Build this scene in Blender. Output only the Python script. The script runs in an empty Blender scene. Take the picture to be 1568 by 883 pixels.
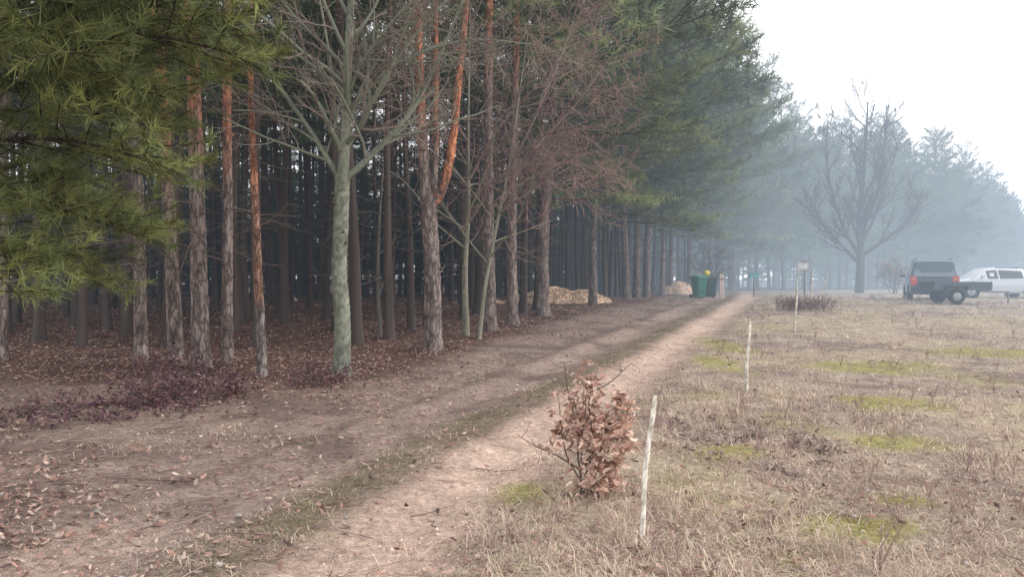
import bpy, math, numpy as np, time
T0=time.time()
rs=np.random.RandomState
R=rs(7)
scene=bpy.context.scene
COLL=scene.collection
# ------------------------------------------------------------------ helpers
_tab=rs(3).rand(256,256)
def vn(x,y,s=1.0,o=0):
    x=np.asarray(x,float)*s+37.3*o+500; y=np.asarray(y,float)*s+91.7*o+500
    xi=np.floor(x).astype(int); yi=np.floor(y).astype(int)
    fx=x-xi; fy=y-yi; fx=fx*fx*(3-2*fx); fy=fy*fy*(3-2*fy)
    a=_tab[xi&255,yi&255]; b=_tab[(xi+1)&255,yi&255]; c=_tab[xi&255,(yi+1)&255]; d=_tab[(xi+1)&255,(yi+1)&255]
    return (a*(1-fx)+b*fx)*(1-fy)+(c*(1-fx)+d*fx)*fy
def fbm(x,y,s=1.0,o=0,n=4):
    t=0;a=.5;w=0
    for i in range(n):
        t=t+a*vn(x,y,s*2.03**i,o+i*3); w+=a; a*=.5
    return t/w
def ss(a,b,x):
    t=np.clip((np.asarray(x,float)-a)/(b-a),0,1); return t*t*(3-2*t)
PY=[-10,2,4.65,7.1,11.3,17.7,27,36,50,70,400]
PX=[-6.5,-2.6,-1.6,-.8,.75,3.2,6.9,10.2,14.5,20,120]
EX=[-400,-60,-40,-10,-5.5,-2.6,-1.5,0,1,3.1,5.8,7.5,10,16,28,40,95,400]
EY=[60,24,17,14.5,13.3,12.3,15.5,20.5,23.7,29,35.5,41,48,58,63,71,142,420]
def pathd(x,y): return (np.asarray(x,float)-np.interp(y,PY,PX))*.93
def edgeY(x): return np.interp(x,EX,EY)
def H(x,y):
    x=np.asarray(x,float); y=np.asarray(y,float)
    z=.6*ss(8,35,y)+.06*(fbm(x,y,.25,5,2)-.5)*ss(60,20,y)
    d=pathd(x,y); f=ss(60,30,y)
    wob=.12*(vn(x,y,.6,9)-.5)
    for c in(-.75,.75):
        z=z-.06*f*np.exp(-((d-c+wob)/.28)**2)
    z=z+.025*f*np.exp(-((d)/.3)**2)
    z=z+.05*ss(1.1,2.0,d)*f+.05*ss(-1.2,-2.6,d)*f
    return z
def Hf(x,y): return float(H(x,y))

class MB:
    def __init__(s): s.V=[];s.C=[];s.F=[];s.n=0
    def add(s,V,F,col=(.5,.5,.5),mat=0,smooth=False): s.addm(V,[F],col,mat,smooth)
    def addm(s,V,Fs,col,mat=0,smooth=False):
        V=np.asarray(V,float); m=len(V); C=np.asarray(col,float)
        if C.ndim==1: C=np.tile(C,(m,1))
        s.V.append(V); s.C.append(C)
        for F in Fs: s.F.append((np.asarray(F,int)+s.n,mat,smooth))
        s.n+=m
    def arrays(s): return np.concatenate(s.V),np.concatenate(s.C),[(f-0,m,sm) for f,m,sm in s.F]
    def mesh(s,name,mats):
        V=np.concatenate(s.V); C=np.concatenate(s.C)
        C=np.clip(C,0,1)
        me=bpy.data.meshes.new(name)
        tot=sum(len(f) for f,_,_ in s.F)
        loops=np.concatenate([f.ravel() for f,_,_ in s.F])
        lt=np.concatenate([np.full(len(f),f.shape[1]) for f,_,_ in s.F])
        mi=np.concatenate([np.full(len(f),m) for f,m,_ in s.F])
        sm=np.concatenate([np.full(len(f),k) for f,_,k in s.F])
        me.vertices.add(len(V)); me.vertices.foreach_set('co',V.astype(np.float32).ravel())
        me.loops.add(len(loops)); me.loops.foreach_set('vertex_index',loops.astype(np.int32))
        me.polygons.add(tot)
        me.polygons.foreach_set('loop_start',np.concatenate([[0],np.cumsum(lt)[:-1]]).astype(np.int32))
        for m in mats: me.materials.append(m)
        me.polygons.foreach_set('material_index',mi.astype(np.int32))
        me.polygons.foreach_set('use_smooth',sm.astype(bool))
        me.update(calc_edges=True)
        a=me.color_attributes.new('Col','FLOAT_COLOR','POINT')
        a.data.foreach_set('color',np.concatenate([C,np.ones((len(C),1))],1).astype(np.float32).ravel())
        me.validate()
        return me
def obj(name,me,loc=(0,0,0),rz=0,parent=None,sc=1):
    o=bpy.data.objects.new(name,me); o.location=loc; o.rotation_euler=(0,0,rz); o.scale=(sc,sc,sc)
    COLL.objects.link(o)
    if parent: o.parent=parent
    return o
def empty(name,loc=(0,0,0)):
    o=bpy.data.objects.new(name,None); o.location=loc; o.empty_display_size=.2; COLL.objects.link(o); return o
def nrm(v):
    v=np.asarray(v,float); return v/(np.linalg.norm(v,axis=-1,keepdims=True)+1e-9)
def tube(mb,pts,rad,sides=6,col=(.1,.1,.1),mat=0,jit=0,rng=None,cap=False,smooth=True):
    pts=np.asarray(pts,float); N=len(pts); rad=np.broadcast_to(np.asarray(rad,float),(N,))
    t=nrm(np.gradient(pts,axis=0)); mt=np.abs(t.mean(0)); ref=np.zeros(3); ref[np.argmin(mt)]=1
    n=nrm(np.cross(t,ref)); b=np.cross(t,n)
    a=np.arange(sides)*2*np.pi/sides
    rr=rad[:,None]*np.ones((1,sides))
    if jit: rr=rr*(1+jit*(rng.rand(N,sides)-.5))
    V=pts[:,None,:]+rr[:,:,None]*(np.cos(a)[None,:,None]*n[:,None,:]+np.sin(a)[None,:,None]*b[:,None,:])
    i=np.arange(N-1)[:,None]*sides; j=np.arange(sides)[None,:]; k=(j+1)%sides
    F=np.stack([i+j,i+k,i+sides+k,i+sides+j],-1).reshape(-1,4)
    C=np.asarray(col,float)
    if C.ndim==2: C=np.repeat(C,sides,0)
    if C.ndim==3: C=C.reshape(-1,3)
    Fs=[F]
    if cap: Fs+= [np.arange(sides)[None,::-1],(np.arange(sides)+(N-1)*sides)[None,:]]
    mb.addm(V.reshape(-1,3),Fs,C,mat,smooth)
def spline(P,n):
    P=np.asarray(P,float); m=len(P); t=np.linspace(0,m-1,n)
    Q=np.vstack([2*P[0]-P[1],P,2*P[-1]-P[-2]]); out=[]
    for u in t:
        i=min(int(u),m-2); f=u-i; a,b,c,d=Q[i:i+4]
        out.append(.5*((2*b)+(-a+c)*f+(2*a-5*b+4*c-d)*f*f+(-a+3*b-3*c+d)*f**3))
    return np.array(out)
def box(mb,c,s,col,mat=0,rz=0,taper=1.0):
    x,y,z=np.array(s)/2
    V=np.array([[-x,-y,-z],[x,-y,-z],[x,y,-z],[-x,y,-z],[-x*taper,-y*taper,z],[x*taper,-y*taper,z],[x*taper,y*taper,z],[-x*taper,y*taper,z]])
    cc,sn=math.cos(rz),math.sin(rz); V=V@np.array([[cc,sn,0],[-sn,cc,0],[0,0,1]])
    mb.add(V+np.array(c),[[0,3,2,1],[4,5,6,7],[0,1,5,4],[1,2,6,5],[2,3,7,6],[3,0,4,7]],col,mat)

# ------------------------------------------------------------------ materials
# haze painted into the surfaces as glow by world position, dim under the trees, bright over the open meadow
def painted_haze_group():
    g=bpy.data.node_groups.new('painted_haze','ShaderNodeTree')
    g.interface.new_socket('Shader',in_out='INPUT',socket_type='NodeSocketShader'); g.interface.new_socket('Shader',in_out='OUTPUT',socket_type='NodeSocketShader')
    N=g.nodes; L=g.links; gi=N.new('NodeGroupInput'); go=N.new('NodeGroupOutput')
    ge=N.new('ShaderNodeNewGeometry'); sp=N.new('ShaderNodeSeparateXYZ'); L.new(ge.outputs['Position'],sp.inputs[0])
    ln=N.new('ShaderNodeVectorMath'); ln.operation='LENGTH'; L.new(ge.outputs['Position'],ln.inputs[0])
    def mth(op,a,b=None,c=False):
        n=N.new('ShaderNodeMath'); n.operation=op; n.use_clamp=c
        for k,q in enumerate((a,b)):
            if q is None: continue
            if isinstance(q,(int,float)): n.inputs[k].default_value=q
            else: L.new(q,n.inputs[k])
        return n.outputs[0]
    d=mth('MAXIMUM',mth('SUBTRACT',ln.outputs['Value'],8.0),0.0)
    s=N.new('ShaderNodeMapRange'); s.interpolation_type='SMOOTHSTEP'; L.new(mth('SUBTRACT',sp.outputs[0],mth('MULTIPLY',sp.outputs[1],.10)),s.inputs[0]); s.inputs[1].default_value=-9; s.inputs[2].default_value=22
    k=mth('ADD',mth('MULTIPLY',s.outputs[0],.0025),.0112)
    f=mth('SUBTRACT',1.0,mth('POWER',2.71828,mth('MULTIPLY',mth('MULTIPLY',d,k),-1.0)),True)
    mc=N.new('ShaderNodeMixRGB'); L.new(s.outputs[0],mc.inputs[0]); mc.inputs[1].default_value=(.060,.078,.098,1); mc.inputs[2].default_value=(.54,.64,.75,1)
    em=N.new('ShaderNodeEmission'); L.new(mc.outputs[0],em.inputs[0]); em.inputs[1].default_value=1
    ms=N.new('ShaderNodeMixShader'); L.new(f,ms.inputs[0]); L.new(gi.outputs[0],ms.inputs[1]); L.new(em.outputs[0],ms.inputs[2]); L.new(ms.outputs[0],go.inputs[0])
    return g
PAINTED_HAZE=painted_haze_group()
def paint_haze(m,shader):  # mixes the painted haze glow over the material's own shader
    nt=m.node_tree; g=nt.nodes.new('ShaderNodeGroup'); g.node_tree=PAINTED_HAZE
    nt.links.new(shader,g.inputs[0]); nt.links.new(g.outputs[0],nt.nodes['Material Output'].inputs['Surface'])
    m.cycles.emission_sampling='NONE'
def mat(name,rough=.9,spec=.2,nscale=0,namt=.4,stretch=(1,1,1),bump=0,bdist=.01,trans=0,vor=False,coat=0,simple=False):
    m=bpy.data.materials.new(name); m.use_nodes=True; nt=m.node_tree; N=nt.nodes; L=nt.links
    p=N['Principled BSDF']
    at=N.new('ShaderNodeAttribute'); at.attribute_name='Col'; c=at.outputs['Color']
    if simple:
        N.remove(p); p=N.new('ShaderNodeBsdfDiffuse'); cin=p.inputs['Color']
    else:
        p.inputs['Roughness'].default_value=rough; p.inputs['Specular IOR Level'].default_value=spec
        p.inputs['Coat Weight'].default_value=coat; cin=p.inputs['Base Color']
    if nscale:
        tc=N.new('ShaderNodeTexCoord'); mp=N.new('ShaderNodeMapping'); mp.inputs['Scale'].default_value=stretch
        L.new(tc.outputs['Object'],mp.inputs['Vector'])
        no=N.new('ShaderNodeTexNoise'); no.inputs['Scale'].default_value=nscale; no.inputs['Detail'].default_value=6; no.inputs['Roughness'].default_value=.65
        L.new(mp.outputs['Vector'],no.inputs['Vector'])
        mr=N.new('ShaderNodeMapRange'); mr.inputs[1].default_value=.3; mr.inputs[2].default_value=.7; mr.inputs[3].default_value=1-namt; mr.inputs[4].default_value=1+namt
        L.new(no.outputs['Fac'],mr.inputs[0])
        vm=N.new('ShaderNodeVectorMath'); vm.operation='SCALE'; L.new(c,vm.inputs[0]); L.new(mr.outputs[0],vm.inputs['Scale']); c=vm.outputs[0]
        if vor:
            vo=N.new('ShaderNodeTexVoronoi'); vo.feature='DISTANCE_TO_EDGE'; vo.inputs['Scale'].default_value=nscale*1.3
            mx=N.new('ShaderNodeMixRGB'); mx.blend_type='ADD'; mx.inputs[0].default_value=.25
            L.new(mp.outputs['Vector'],mx.inputs[1]); L.new(no.outputs['Color'],mx.inputs[2]); L.new(mx.outputs[0],vo.inputs['Vector'])
            m2=N.new('ShaderNodeMapRange'); m2.inputs[1].default_value=0; m2.inputs[2].default_value=.14; m2.inputs[3].default_value=.45; m2.inputs[4].default_value=1.1
            L.new(vo.outputs['Distance'],m2.inputs[0])
            v2=N.new('ShaderNodeVectorMath'); v2.operation='SCALE'; L.new(c,v2.inputs[0]); L.new(m2.outputs[0],v2.inputs['Scale']); c=v2.outputs[0]
            hsrc=m2.outputs[0]
        else: hsrc=no.outputs['Fac']
        if bump:
            b=N.new('ShaderNodeBump'); b.inputs['Strength'].default_value=bump; b.inputs['Distance'].default_value=bdist
            L.new(hsrc,b.inputs['Height']); L.new(b.outputs[0],p.inputs['Normal'])
    L.new(c,cin); sh=p.outputs[0]
    if trans:
        tr=N.new('ShaderNodeBsdfTranslucent'); L.new(c,tr.inputs['Color'])
        ms=N.new('ShaderNodeMixShader'); ms.inputs[0].default_value=trans
        L.new(p.outputs[0],ms.inputs[1]); L.new(tr.outputs[0],ms.inputs[2]); sh=ms.outputs[0]
    paint_haze(m,sh)
    return m
M_bark=mat('pine_bark',.95,.1,9,.35,(1,1,.28),.9,.02,vor=True)
M_barkfar=mat('pine_bark_far',simple=True)
M_need=mat('pine_needles',trans=.25,simple=True)
M_gbark=mat('smooth_bark',.9,.15,22,.35,(1,1,.6),.8,.012)
M_twig=mat('twigs',simple=True)
M_leaf=mat('dry_leaves',.8,.25,60,.25,trans=.25)
M_grass=mat('dry_grass',trans=.3,simple=True)
M_chip=mat('wood_chips',.9,.1,30,.3)
M_wood=mat('weathered_wood',.85,.15,24,.4,(1,1,.3),.5,.004)
M_paint=mat('car_paint',.3,.5,coat=.6)
M_plast=mat('plastic',.5,.4,20,.08)
M_glass=mat('dark_glass',.08,.8)
M_rub=mat('rubber',.85,.2)
M_lamp=mat('lamp_lens',.25,.6)
def ground_mat():
    m=bpy.data.materials.new('ground_soil_and_grass'); m.use_nodes=True; nt=m.node_tree; N=nt.nodes; L=nt.links
    p=N['Principled BSDF']; p.inputs['Roughness'].default_value=.95; p.inputs['Specular IOR Level'].default_value=.12
    at=N.new('ShaderNodeAttribute'); at.attribute_name='Col'; c=at.outputs['Color']
    tc=N.new('ShaderNodeTexCoord')
    def noise(s,d=8,r=.7):
        n=N.new('ShaderNodeTexNoise'); n.inputs['Scale'].default_value=s; n.inputs['Detail'].default_value=d; n.inputs['Roughness'].default_value=r
        L.new(tc.outputs['Object'],n.inputs['Vector']); return n
    def mul(c,src,a,b,lo,hi):
        mr=N.new('ShaderNodeMapRange'); mr.inputs[1].default_value=a; mr.inputs[2].default_value=b; mr.inputs[3].default_value=lo; mr.inputs[4].default_value=hi
        L.new(src,mr.inputs[0]); v=N.new('ShaderNodeVectorMath'); v.operation='SCALE'; L.new(c,v.inputs[0]); L.new(mr.outputs[0],v.inputs['Scale']); return v.outputs[0]
    n1=noise(16,6,.75); n2=noise(90,4); n3=noise(2.2,5); n4=noise(5,3)
    c=mul(c,n1.outputs['Fac'],.32,.68,.58,1.38); c=mul(c,n2.outputs['Fac'],.35,.65,.7,1.26); c=mul(c,n3.outputs['Fac'],.3,.7,.78,1.18)
    L.new(c,p.inputs['Base Color'])
    def mm(op,a,b):
        n=N.new('ShaderNodeMath'); n.operation=op
        for k,q in enumerate((a,b)):
            if isinstance(q,float): n.inputs[k].default_value=q
            else: L.new(q,n.inputs[k])
        return n.outputs[0]
    h=mm('ADD',mm('ADD',n1.outputs['Fac'],mm('MULTIPLY',n2.outputs['Fac'],.3)),mm('MULTIPLY',n4.outputs['Fac'],2.2))
    b=N.new('ShaderNodeBump'); b.inputs['Strength'].default_value=1; b.inputs['Distance'].default_value=.06; L.new(h,b.inputs['Height']); L.new(b.outputs[0],p.inputs['Normal'])
    paint_haze(m,p.outputs[0])
    return m
M_ground=ground_mat()

# ------------------------------------------------------------------ ground masks
MS=[(2.1,4.75,.42,.22),(2.75,5.3,.3,.2),(1.9,6.7,.45,.35),(.12,5.7,.3,.35),(6.1,12.8,1.1,.8),(4.6,9.4,.7,.5),(3.6,13.2,.35,1.6),(4.5,16.5,.4,1.9),(9.5,15.0,1.5,.8),(3.6,7.2,.5,.4)]
def masks(x,y):
    d=pathd(x,y)+.28*(fbm(x,y,.9,2,3)-.5)
    far=ss(75,45,y)
    rutR=np.exp(-((d-.75)/.50)**4)*far
    rutL=np.exp(-((d+.8)/.45)**4)*far
    mid=np.exp(-((d+.02)/.30)**4)*far
    soil=ss(1.5,1.15,d)*far
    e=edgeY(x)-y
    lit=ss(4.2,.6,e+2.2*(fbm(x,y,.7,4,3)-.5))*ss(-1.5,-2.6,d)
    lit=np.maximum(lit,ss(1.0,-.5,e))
    field=ss(1.15,1.7,d)*(1-lit)
    moss=.45*ss(.62,.74,fbm(x,y,.55,11,4))*field
    nb=fbm(x,y,2.2,15,3)
    for (a,b,rx,ry) in MS: moss=np.maximum(moss,ss(1.25,.5,np.sqrt(((x-a)/rx)**2+((y-b)/ry)**2)+1.3*(nb-.5)))
    return d,rutR,rutL,mid,soil,lit,field,moss
def mix(a,b,t): return a*(1-t[...,None])+np.array(b)*t[...,None]
def groundcol(x,y):
    d,rr,rl,mid,soil,lit,field,moss=masks(x,y)
    c=np.tile(np.array([.46,.37,.295]),x.shape+(1,))
    n=fbm(x,y,1.6,21,4)
    c=mix(c,[.31,.235,.20],ss(.45,.65,n))
    c=mix(c,[.55,.445,.32],ss(.48,.62,fbm(x,y,.35,33,4))*field*.8)
    c=mix(c,[.35,.26,.22],soil*.92)
    c=mix(c,[.20,.145,.128],soil*ss(.48,.60,fbm(x,y,1.3,23,3))*.65)
    c=mix(c,[.72,.53,.425],rr*(.75+.25*ss(.35,.6,n)))
    c=mix(c,[.50,.375,.31],rl*.8*ss(.3,.55,fbm(x,y,.8,29,3)))
    c=mix(c,[.23,.185,.125],mid*(.5+.5*ss(.4,.6,fbm(x,y,1.5,27,3))))
    c=mix(c,[.16,.12,.10],.5*np.exp(-((d+1.35+.2*(n-.5))/.10)**2)*ss(60,30,y))
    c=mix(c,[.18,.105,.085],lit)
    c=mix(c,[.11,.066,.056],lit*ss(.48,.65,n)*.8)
    c=mix(c,[.40,.37,.12],moss*.75)
    return c
nx,ny=440,460
u=np.linspace(-5.6,5.6,nx); xs=3*np.sinh(u)
v=np.linspace(-2.0,5.55,ny); ys=5+3.*np.sinh(v)
X,Y=np.meshgrid(xs,ys)
Z=H(X,Y)+.055*(fbm(X,Y,3.5,41,3)-.5)*ss(25,8,np.abs(Y))
C=groundcol(X,Y)
i=np.arange(ny-1)[:,None]*nx; j=np.arange(nx-1)[None,:]
F=np.stack([i+j,i+j+1,i+nx+j+1,i+nx+j],-1).reshape(-1,4)
g=MB(); g.add(np.stack([X,Y,Z],-1).reshape(-1,3),F,C.reshape(-1,3),0,True)
obj('ground',g.mesh('ground',[M_ground]))

# ------------------------------------------------------------------ pine boughs
def needles(mb,P,D,K,nl,nw,rng,base,mat_i=1,spread=.55):
    T=len(P)
    d=nrm(D[:,None,:]*.75+rng.randn(T,K,3)*spread)
    o=P[:,None,:]-D[:,None,:]*rng.rand(T,K,1)*nl*1.1
    sd=nrm(np.cross(d,rng.randn(T,K,3)))*nw*.5
    l=nl*(.7+.5*rng.rand(T,K,1))
    V=np.stack([o-sd,o+sd,o+d*l],2).reshape(-1,3)
    br=(.5+1.0*rng.rand(T,1,1))*(.85+.3*rng.rand(T,K,1))
    hue=rng.rand(T,1,1)
    col=(np.array(base)*(1-hue)+np.array(base)*np.array([1.35,1.15,.85])*hue)*br
    C=np.repeat(col.reshape(-1,3),3,0)
    mb.add(V,np.arange(T*K*3).reshape(-1,3),C,mat_i)
def bough(seed,L,nside,tuf,K,nl,nw,base,droop=0.0,wood=(.10,.065,.05)):
    rng=rs(seed); mb=MB(); n=7
    t=np.linspace(0,1,n)
    main=np.stack([t*L,.10*L*np.sin(t*3+rng.rand()*6)*t,(.12*t-droop*t*t)*L],-1)
    tube(mb,main,np.linspace(.022,.005,n)*max(1,L/2),4,wood,0)
    Ps=[];Ds=[]
    for s in range(nside):
        f=.18+.8*(s+rng.rand())/nside
        p=np.array([np.interp(f,t,main[:,k]) for k in range(3)])
        sd=1 if s%2 else -1
        a=sd*math.radians(rng.uniform(28,70)); l=L*(.5*(1-f)+.16)*rng.uniform(.7,1.2)
        dr=np.array([math.cos(a),math.sin(a),rng.uniform(-.15,.5)-droop*.5]); dr=nrm(dr)
        q=p+dr*l*.5+np.array([0,0,.02]); r=p+dr*l+np.array([0,0,.06*l])
        if nl<.2: tube(mb,[p,q,r],[.008,.005,.003],3,wood,0)
        for k in range(tuf):
            w=(k+1)/tuf*(1-.1*rng.rand()); pp=p+(r-p)*w
            off=nrm(dr+rng.randn(3)*.5+np.array([0,0,.25]))
            l2=rng.uniform(.03,.16)*(L/2)
            Ps.append(pp+off*l2); Ds.append(off)
    Ps.append(main[-1]); Ds.append(nrm(main[-1]-main[-2]))
    needles(mb,np.array(Ps),np.array(Ds),K,nl,nw,rng,base)
    return mb.arrays()
GREEN=(.165,.205,.115)
BMID=[bough(s,2.2,16,5,13,.17,.015,GREEN) for s in range(4)]
BFAR=[bough(s+20,2.2,11,4,8,.26,.034,(.10,.135,.085)) for s in range(3)]
BNEAR=[bough(s+40,2.2,26,6,32,.12,.006,(.175,.215,.10),droop=.28) for s in range(3)]
def place(mb,arr,loc,az,pitch,sc,roll=0,tint=1.0):
    V,C,Fs=arr
    ca,sa,cp,sp=math.cos(az),math.sin(az),math.cos(pitch),math.sin(pitch); cr,sr=math.cos(roll),math.sin(roll)
    Rx=np.array([[1,0,0],[0,cr,-sr],[0,sr,cr]])
    Ry=np.array([[cp,0,-sp],[0,1,0],[sp,0,cp]]); Rz=np.array([[ca,-sa,0],[sa,ca,0],[0,0,1]])
    W=(V*sc)@(Rz@Ry@Rx).T+np.array(loc)
    mb.V.append(W); mb.C.append(C*tint)
    for f,m,s in Fs: mb.F.append((f+mb.n,m,s))
    mb.n+=len(V)
def crown(mb,rng,lib,z0,z1,rad,n,ax=lambda z:(0,0),bias=0,top=.25):
    for k in range(n):
        f=(k+rng.rand())/n; z=z0+(z1-z0)*f
        az=k*2.4+rng.rand()*.8
        shape=(.55+.45*min(1,f*4))*(1-f**2.2)+top*f+.12
        l=rad*shape*rng.uniform(.55,1.25)*(1+bias*math.cos(az))
        pitch=-.12+.75*f+rng.uniform(-.3,.3)
        cx,cy=ax(z)
        place(mb,lib[rng.randint(len(lib))],(cx,cy,z),az,pitch,l/2.2,rng.uniform(-.5,.5),rng.choice([.55,.8,1.0,1.25,1.5]))
def dead(mb,rng,z0,z1,n,ax,col,rmin=.004,lmax=1.3,mat_i=0,sub=5):
    for k in range(n):
        z=rng.uniform(z0,z1); az=rng.rand()*6.28; l=rng.uniform(.25,lmax)
        cx,cy=ax(z); p=np.array([cx,cy,z]); d=np.array([math.cos(az),math.sin(az),rng.uniform(-.25,.45)])
        pts=[p];dd=d.copy()
        for s in range(4):
            dd=nrm(dd+rng.randn(3)*.16+np.array([0,0,-.03])); pts.append(pts[-1]+dd*l/4)
        pts=np.array(pts); tube(mb,pts,np.linspace(rmin*2.6,rmin*.8,5),3,col,mat_i)
        for s in range(rng.randint(1,sub)):
            q=pts[rng.randint(1,5)]; e=nrm(dd+rng.randn(3)*.7); m=l*rng.uniform(.2,.5)
            tube(mb,[q,q+e*m*.5,q+e*m+np.array([0,0,-.04])],[rmin,rmin*.8,rmin*.5],3,col,mat_i)
GB=np.array([.25,.20,.18]); OR=np.array([.42,.175,.105])
def patchcol(rng,N,sides,lo,hi,amt=1.0,vs=.28):
    a=np.arange(sides)/sides; t=np.arange(N)
    A,T=np.meshgrid(a,t); o=rng.randint(50)
    m=fbm(np.cos(A*6.283)*1.4+5,np.sin(A*6.283)*1.4+T*vs,1.3,o,4)
    m=ss(.3,.7,m)[...,None]*amt
    return np.array(lo)*(1-m)+np.array(hi)*m
def trunk(mb,rng,pts,r0,r1,og0=4,og1=7,sides=14,rings=50,flare=True,lo=GB,hi=OR,jit=.10,mat_i=0,stubs=14):
    P=spline(pts,rings); z=P[:,2]; t=np.linspace(0,1,rings)
    r=r0+(r1-r0)*t
    if flare: r=r*(1+.4*np.exp(-np.clip(z-pts[0][2]-.12,0,9)/.14))
    base=patchcol(rng,rings,sides,np.array(lo)*.75,np.array(lo)*1.2)
    o=ss(og0,og1,z[:,None]+1.6*(base[...,0]/lo[0]-1))[...,None]
    col=base*(1-o)+np.array(hi)*o*(base[...,:1]/lo[0])
    tube(mb,P,r,sides,col,mat_i,jit,rng)
    for k in range(stubs):
        kk=rng.randint(5,rings-2); a=rng.rand()*6.28; d=np.array([math.cos(a),math.sin(a),.15])
        q=P[kk]+d*r[kk]*.7; tube(mb,[q,q+d*rng.uniform(.05,.12)],[.02,.014],5,col[kk].mean(0)*1.3,mat_i,cap=True)
    def ax(zz): return float(np.interp(zz,z,P[:,0])),float(np.interp(zz,z,P[:,1]))
    return ax
MATS=[M_bark,M_need,M_twig]
MATF=[M_barkfar,M_need,M_twig]
def crownmesh(name,seed,lib,z0,z1,rad,n,bias):
    mb=MB(); rng=rs(seed); crown(mb,rng,lib,z0,z1,rad,n,bias=bias); return mb.mesh(name,MATF)
CL=[crownmesh('crown_low_%d'%k,60+k,BMID,3.6,16.5,3.7,80,.22) for k in range(3)]
CH=[crownmesh('crown_high_%d'%k,70+k,BMID,7.0,14.5,2.3,38,.1) for k in range(2)]
edge=[(-9.3,13.9,.13,.2,.2,CH[1],5,8,20),(-6.87,14.2,.12,-.3,.2,CH[0],5,8,26),
(-5.68,13.0,.13,-.9,.3,CH[1],2.6,4.2,16),
(-5.10,12.6,.15,-.5,.2,CH[0],3.2,5.0,16),
(-5.02,13.5,.105,.2,.1,CH[1],2.8,4.6,18),
(-.56,19.2,.19,0,0,CH[1],5.5,8,40),
(.02,20.8,.16,.2,.2,CH[0],5.5,8,30),
(.95,23.7,.22,.5,0,CL[1],7,10,24),
(3.08,29.2,.17,.2,.2,CL[0],7,10,20),
(5.1,34.2,.19,-.3,0,CL[2],6,10,10),
(5.85,36.2,.19,.2,0,CL[1],6,10,10),
(6.8,38.8,.2,.4,0,CL[0],6,10,10),
(8.4,43,.17,.2,0,CL[2],6,10,8),(9.6,46.5,.18,.2,0,CL[1],6,10,6),(11.6,50.5,.18,0,0,CL[0],6,10,6),
(14.2,55,.2,.3,0,CL[2],6,10,6),(17.0,59,.2,0,0,CL[1],6,10,6)]
for k,(x,y,r,dx,dy,cm,o0,o1,nd) in enumerate(edge):
    rng=rs(99+k); mb=MB(); e=empty('pine_tree',(x,y,Hf(x,y)))
    pts=[(0,0,-.15),(dx*.16+rng.uniform(-.07,.07),dy*.2,2.5),(dx*.38+rng.uniform(-.08,.08),dy*.4,5.5),(dx*.7,dy*.7,9.5),(dx,dy,14)]
    near=y<26
    ax=trunk(mb,rng,pts,r,r*.3,o0,o1,18 if near else 10,90 if near else 30)
    dead(mb,rng,1.6,7 if y<22 else 4.5,nd,ax,(.2,.15,.13),.005 if near else .008,1.5,2)
    obj('trunk',mb.mesh('pine_trunk',MATS),parent=e)
    c=obj('crown',cm,(dx*.6,dy*.6,0),rng.uniform(-.6,.3),parent=e,sc=rng.uniform(.93,1.1))
rng=rs(140); x,y=-3.8,11.7; e=empty('pine_tree',(x,y,Hf(x,y))); mb=MB()
P=spline([(0,0,-.15),(-.05,0,1.2),(-.12,0,3),(-.17,0,4.8),(-.2,.1,10)],80); z=P[:,2]
pc_=patchcol(rng,80,14,(.75,.75,.75),(1.15,1.15,1.15))
o=(ss(1.0,1.25,z)*ss(3.2,2.6,z)*.55+ss(2.7,3.1,z)*.85)[:,None,None]*np.clip(pc_[...,:1],0,1)
col=(np.array([.24,.205,.19])*(1-o)+np.array([.46,.20,.11])*o)*pc_
tube(mb,P,np.linspace(.078,.03,80)*(1+.3*np.exp(-np.clip(z,0,9)/.1)),14,col,0,.14,rng)
ax=lambda zz:(float(np.interp(zz,z,P[:,0])),0.)
dead(mb,rng,2,7,26,ax,(.22,.17,.15),.004,1.1,2)
obj('trunk',mb.mesh('t',MATS),parent=e); obj('crown',CH[0],(-.2,.1,0),1,parent=e,sc=.9)
rng=rs(141); x,y=-1.56,15.2; e=empty('pine_tree',(x,y,Hf(x,y))); mb=MB()
trunk(mb,rng,[(0,0,-.15),(-.02,0,1.5),(-.1,0,3.05)],.18,.15,4,7,18,60)
axl=trunk(mb,rng,[(-.13,0,2.85),(-.2,0,4),(-.28,.05,6),(-.35,.1,9),(-.4,.1,13)],.125,.04,3.6,5.2,14,60,False)
trunk(mb,rng,[(-.06,0,2.85),(.16,0,3.15),(.36,-.03,3.9),(.5,0,5.2),(.68,0,7.1),(.9,0,12)],.115,.035,2.9,3.4,14,60,False,hi=np.array([.46,.19,.11]))
trunk(mb,rng,[(-.05,.12,2.85),(.02,.3,4),(.02,.4,7),(.0,.4,12)],.08,.03,3.6,5.2,12,50,False)
dead(mb,rng,3.4,8,60,axl,(.24,.17,.15),.0045,1.9,2)
obj('trunk',mb.mesh('t',MATS),parent=e); obj('crown',CH[1],(.1,.1,0),2,parent=e)

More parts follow.
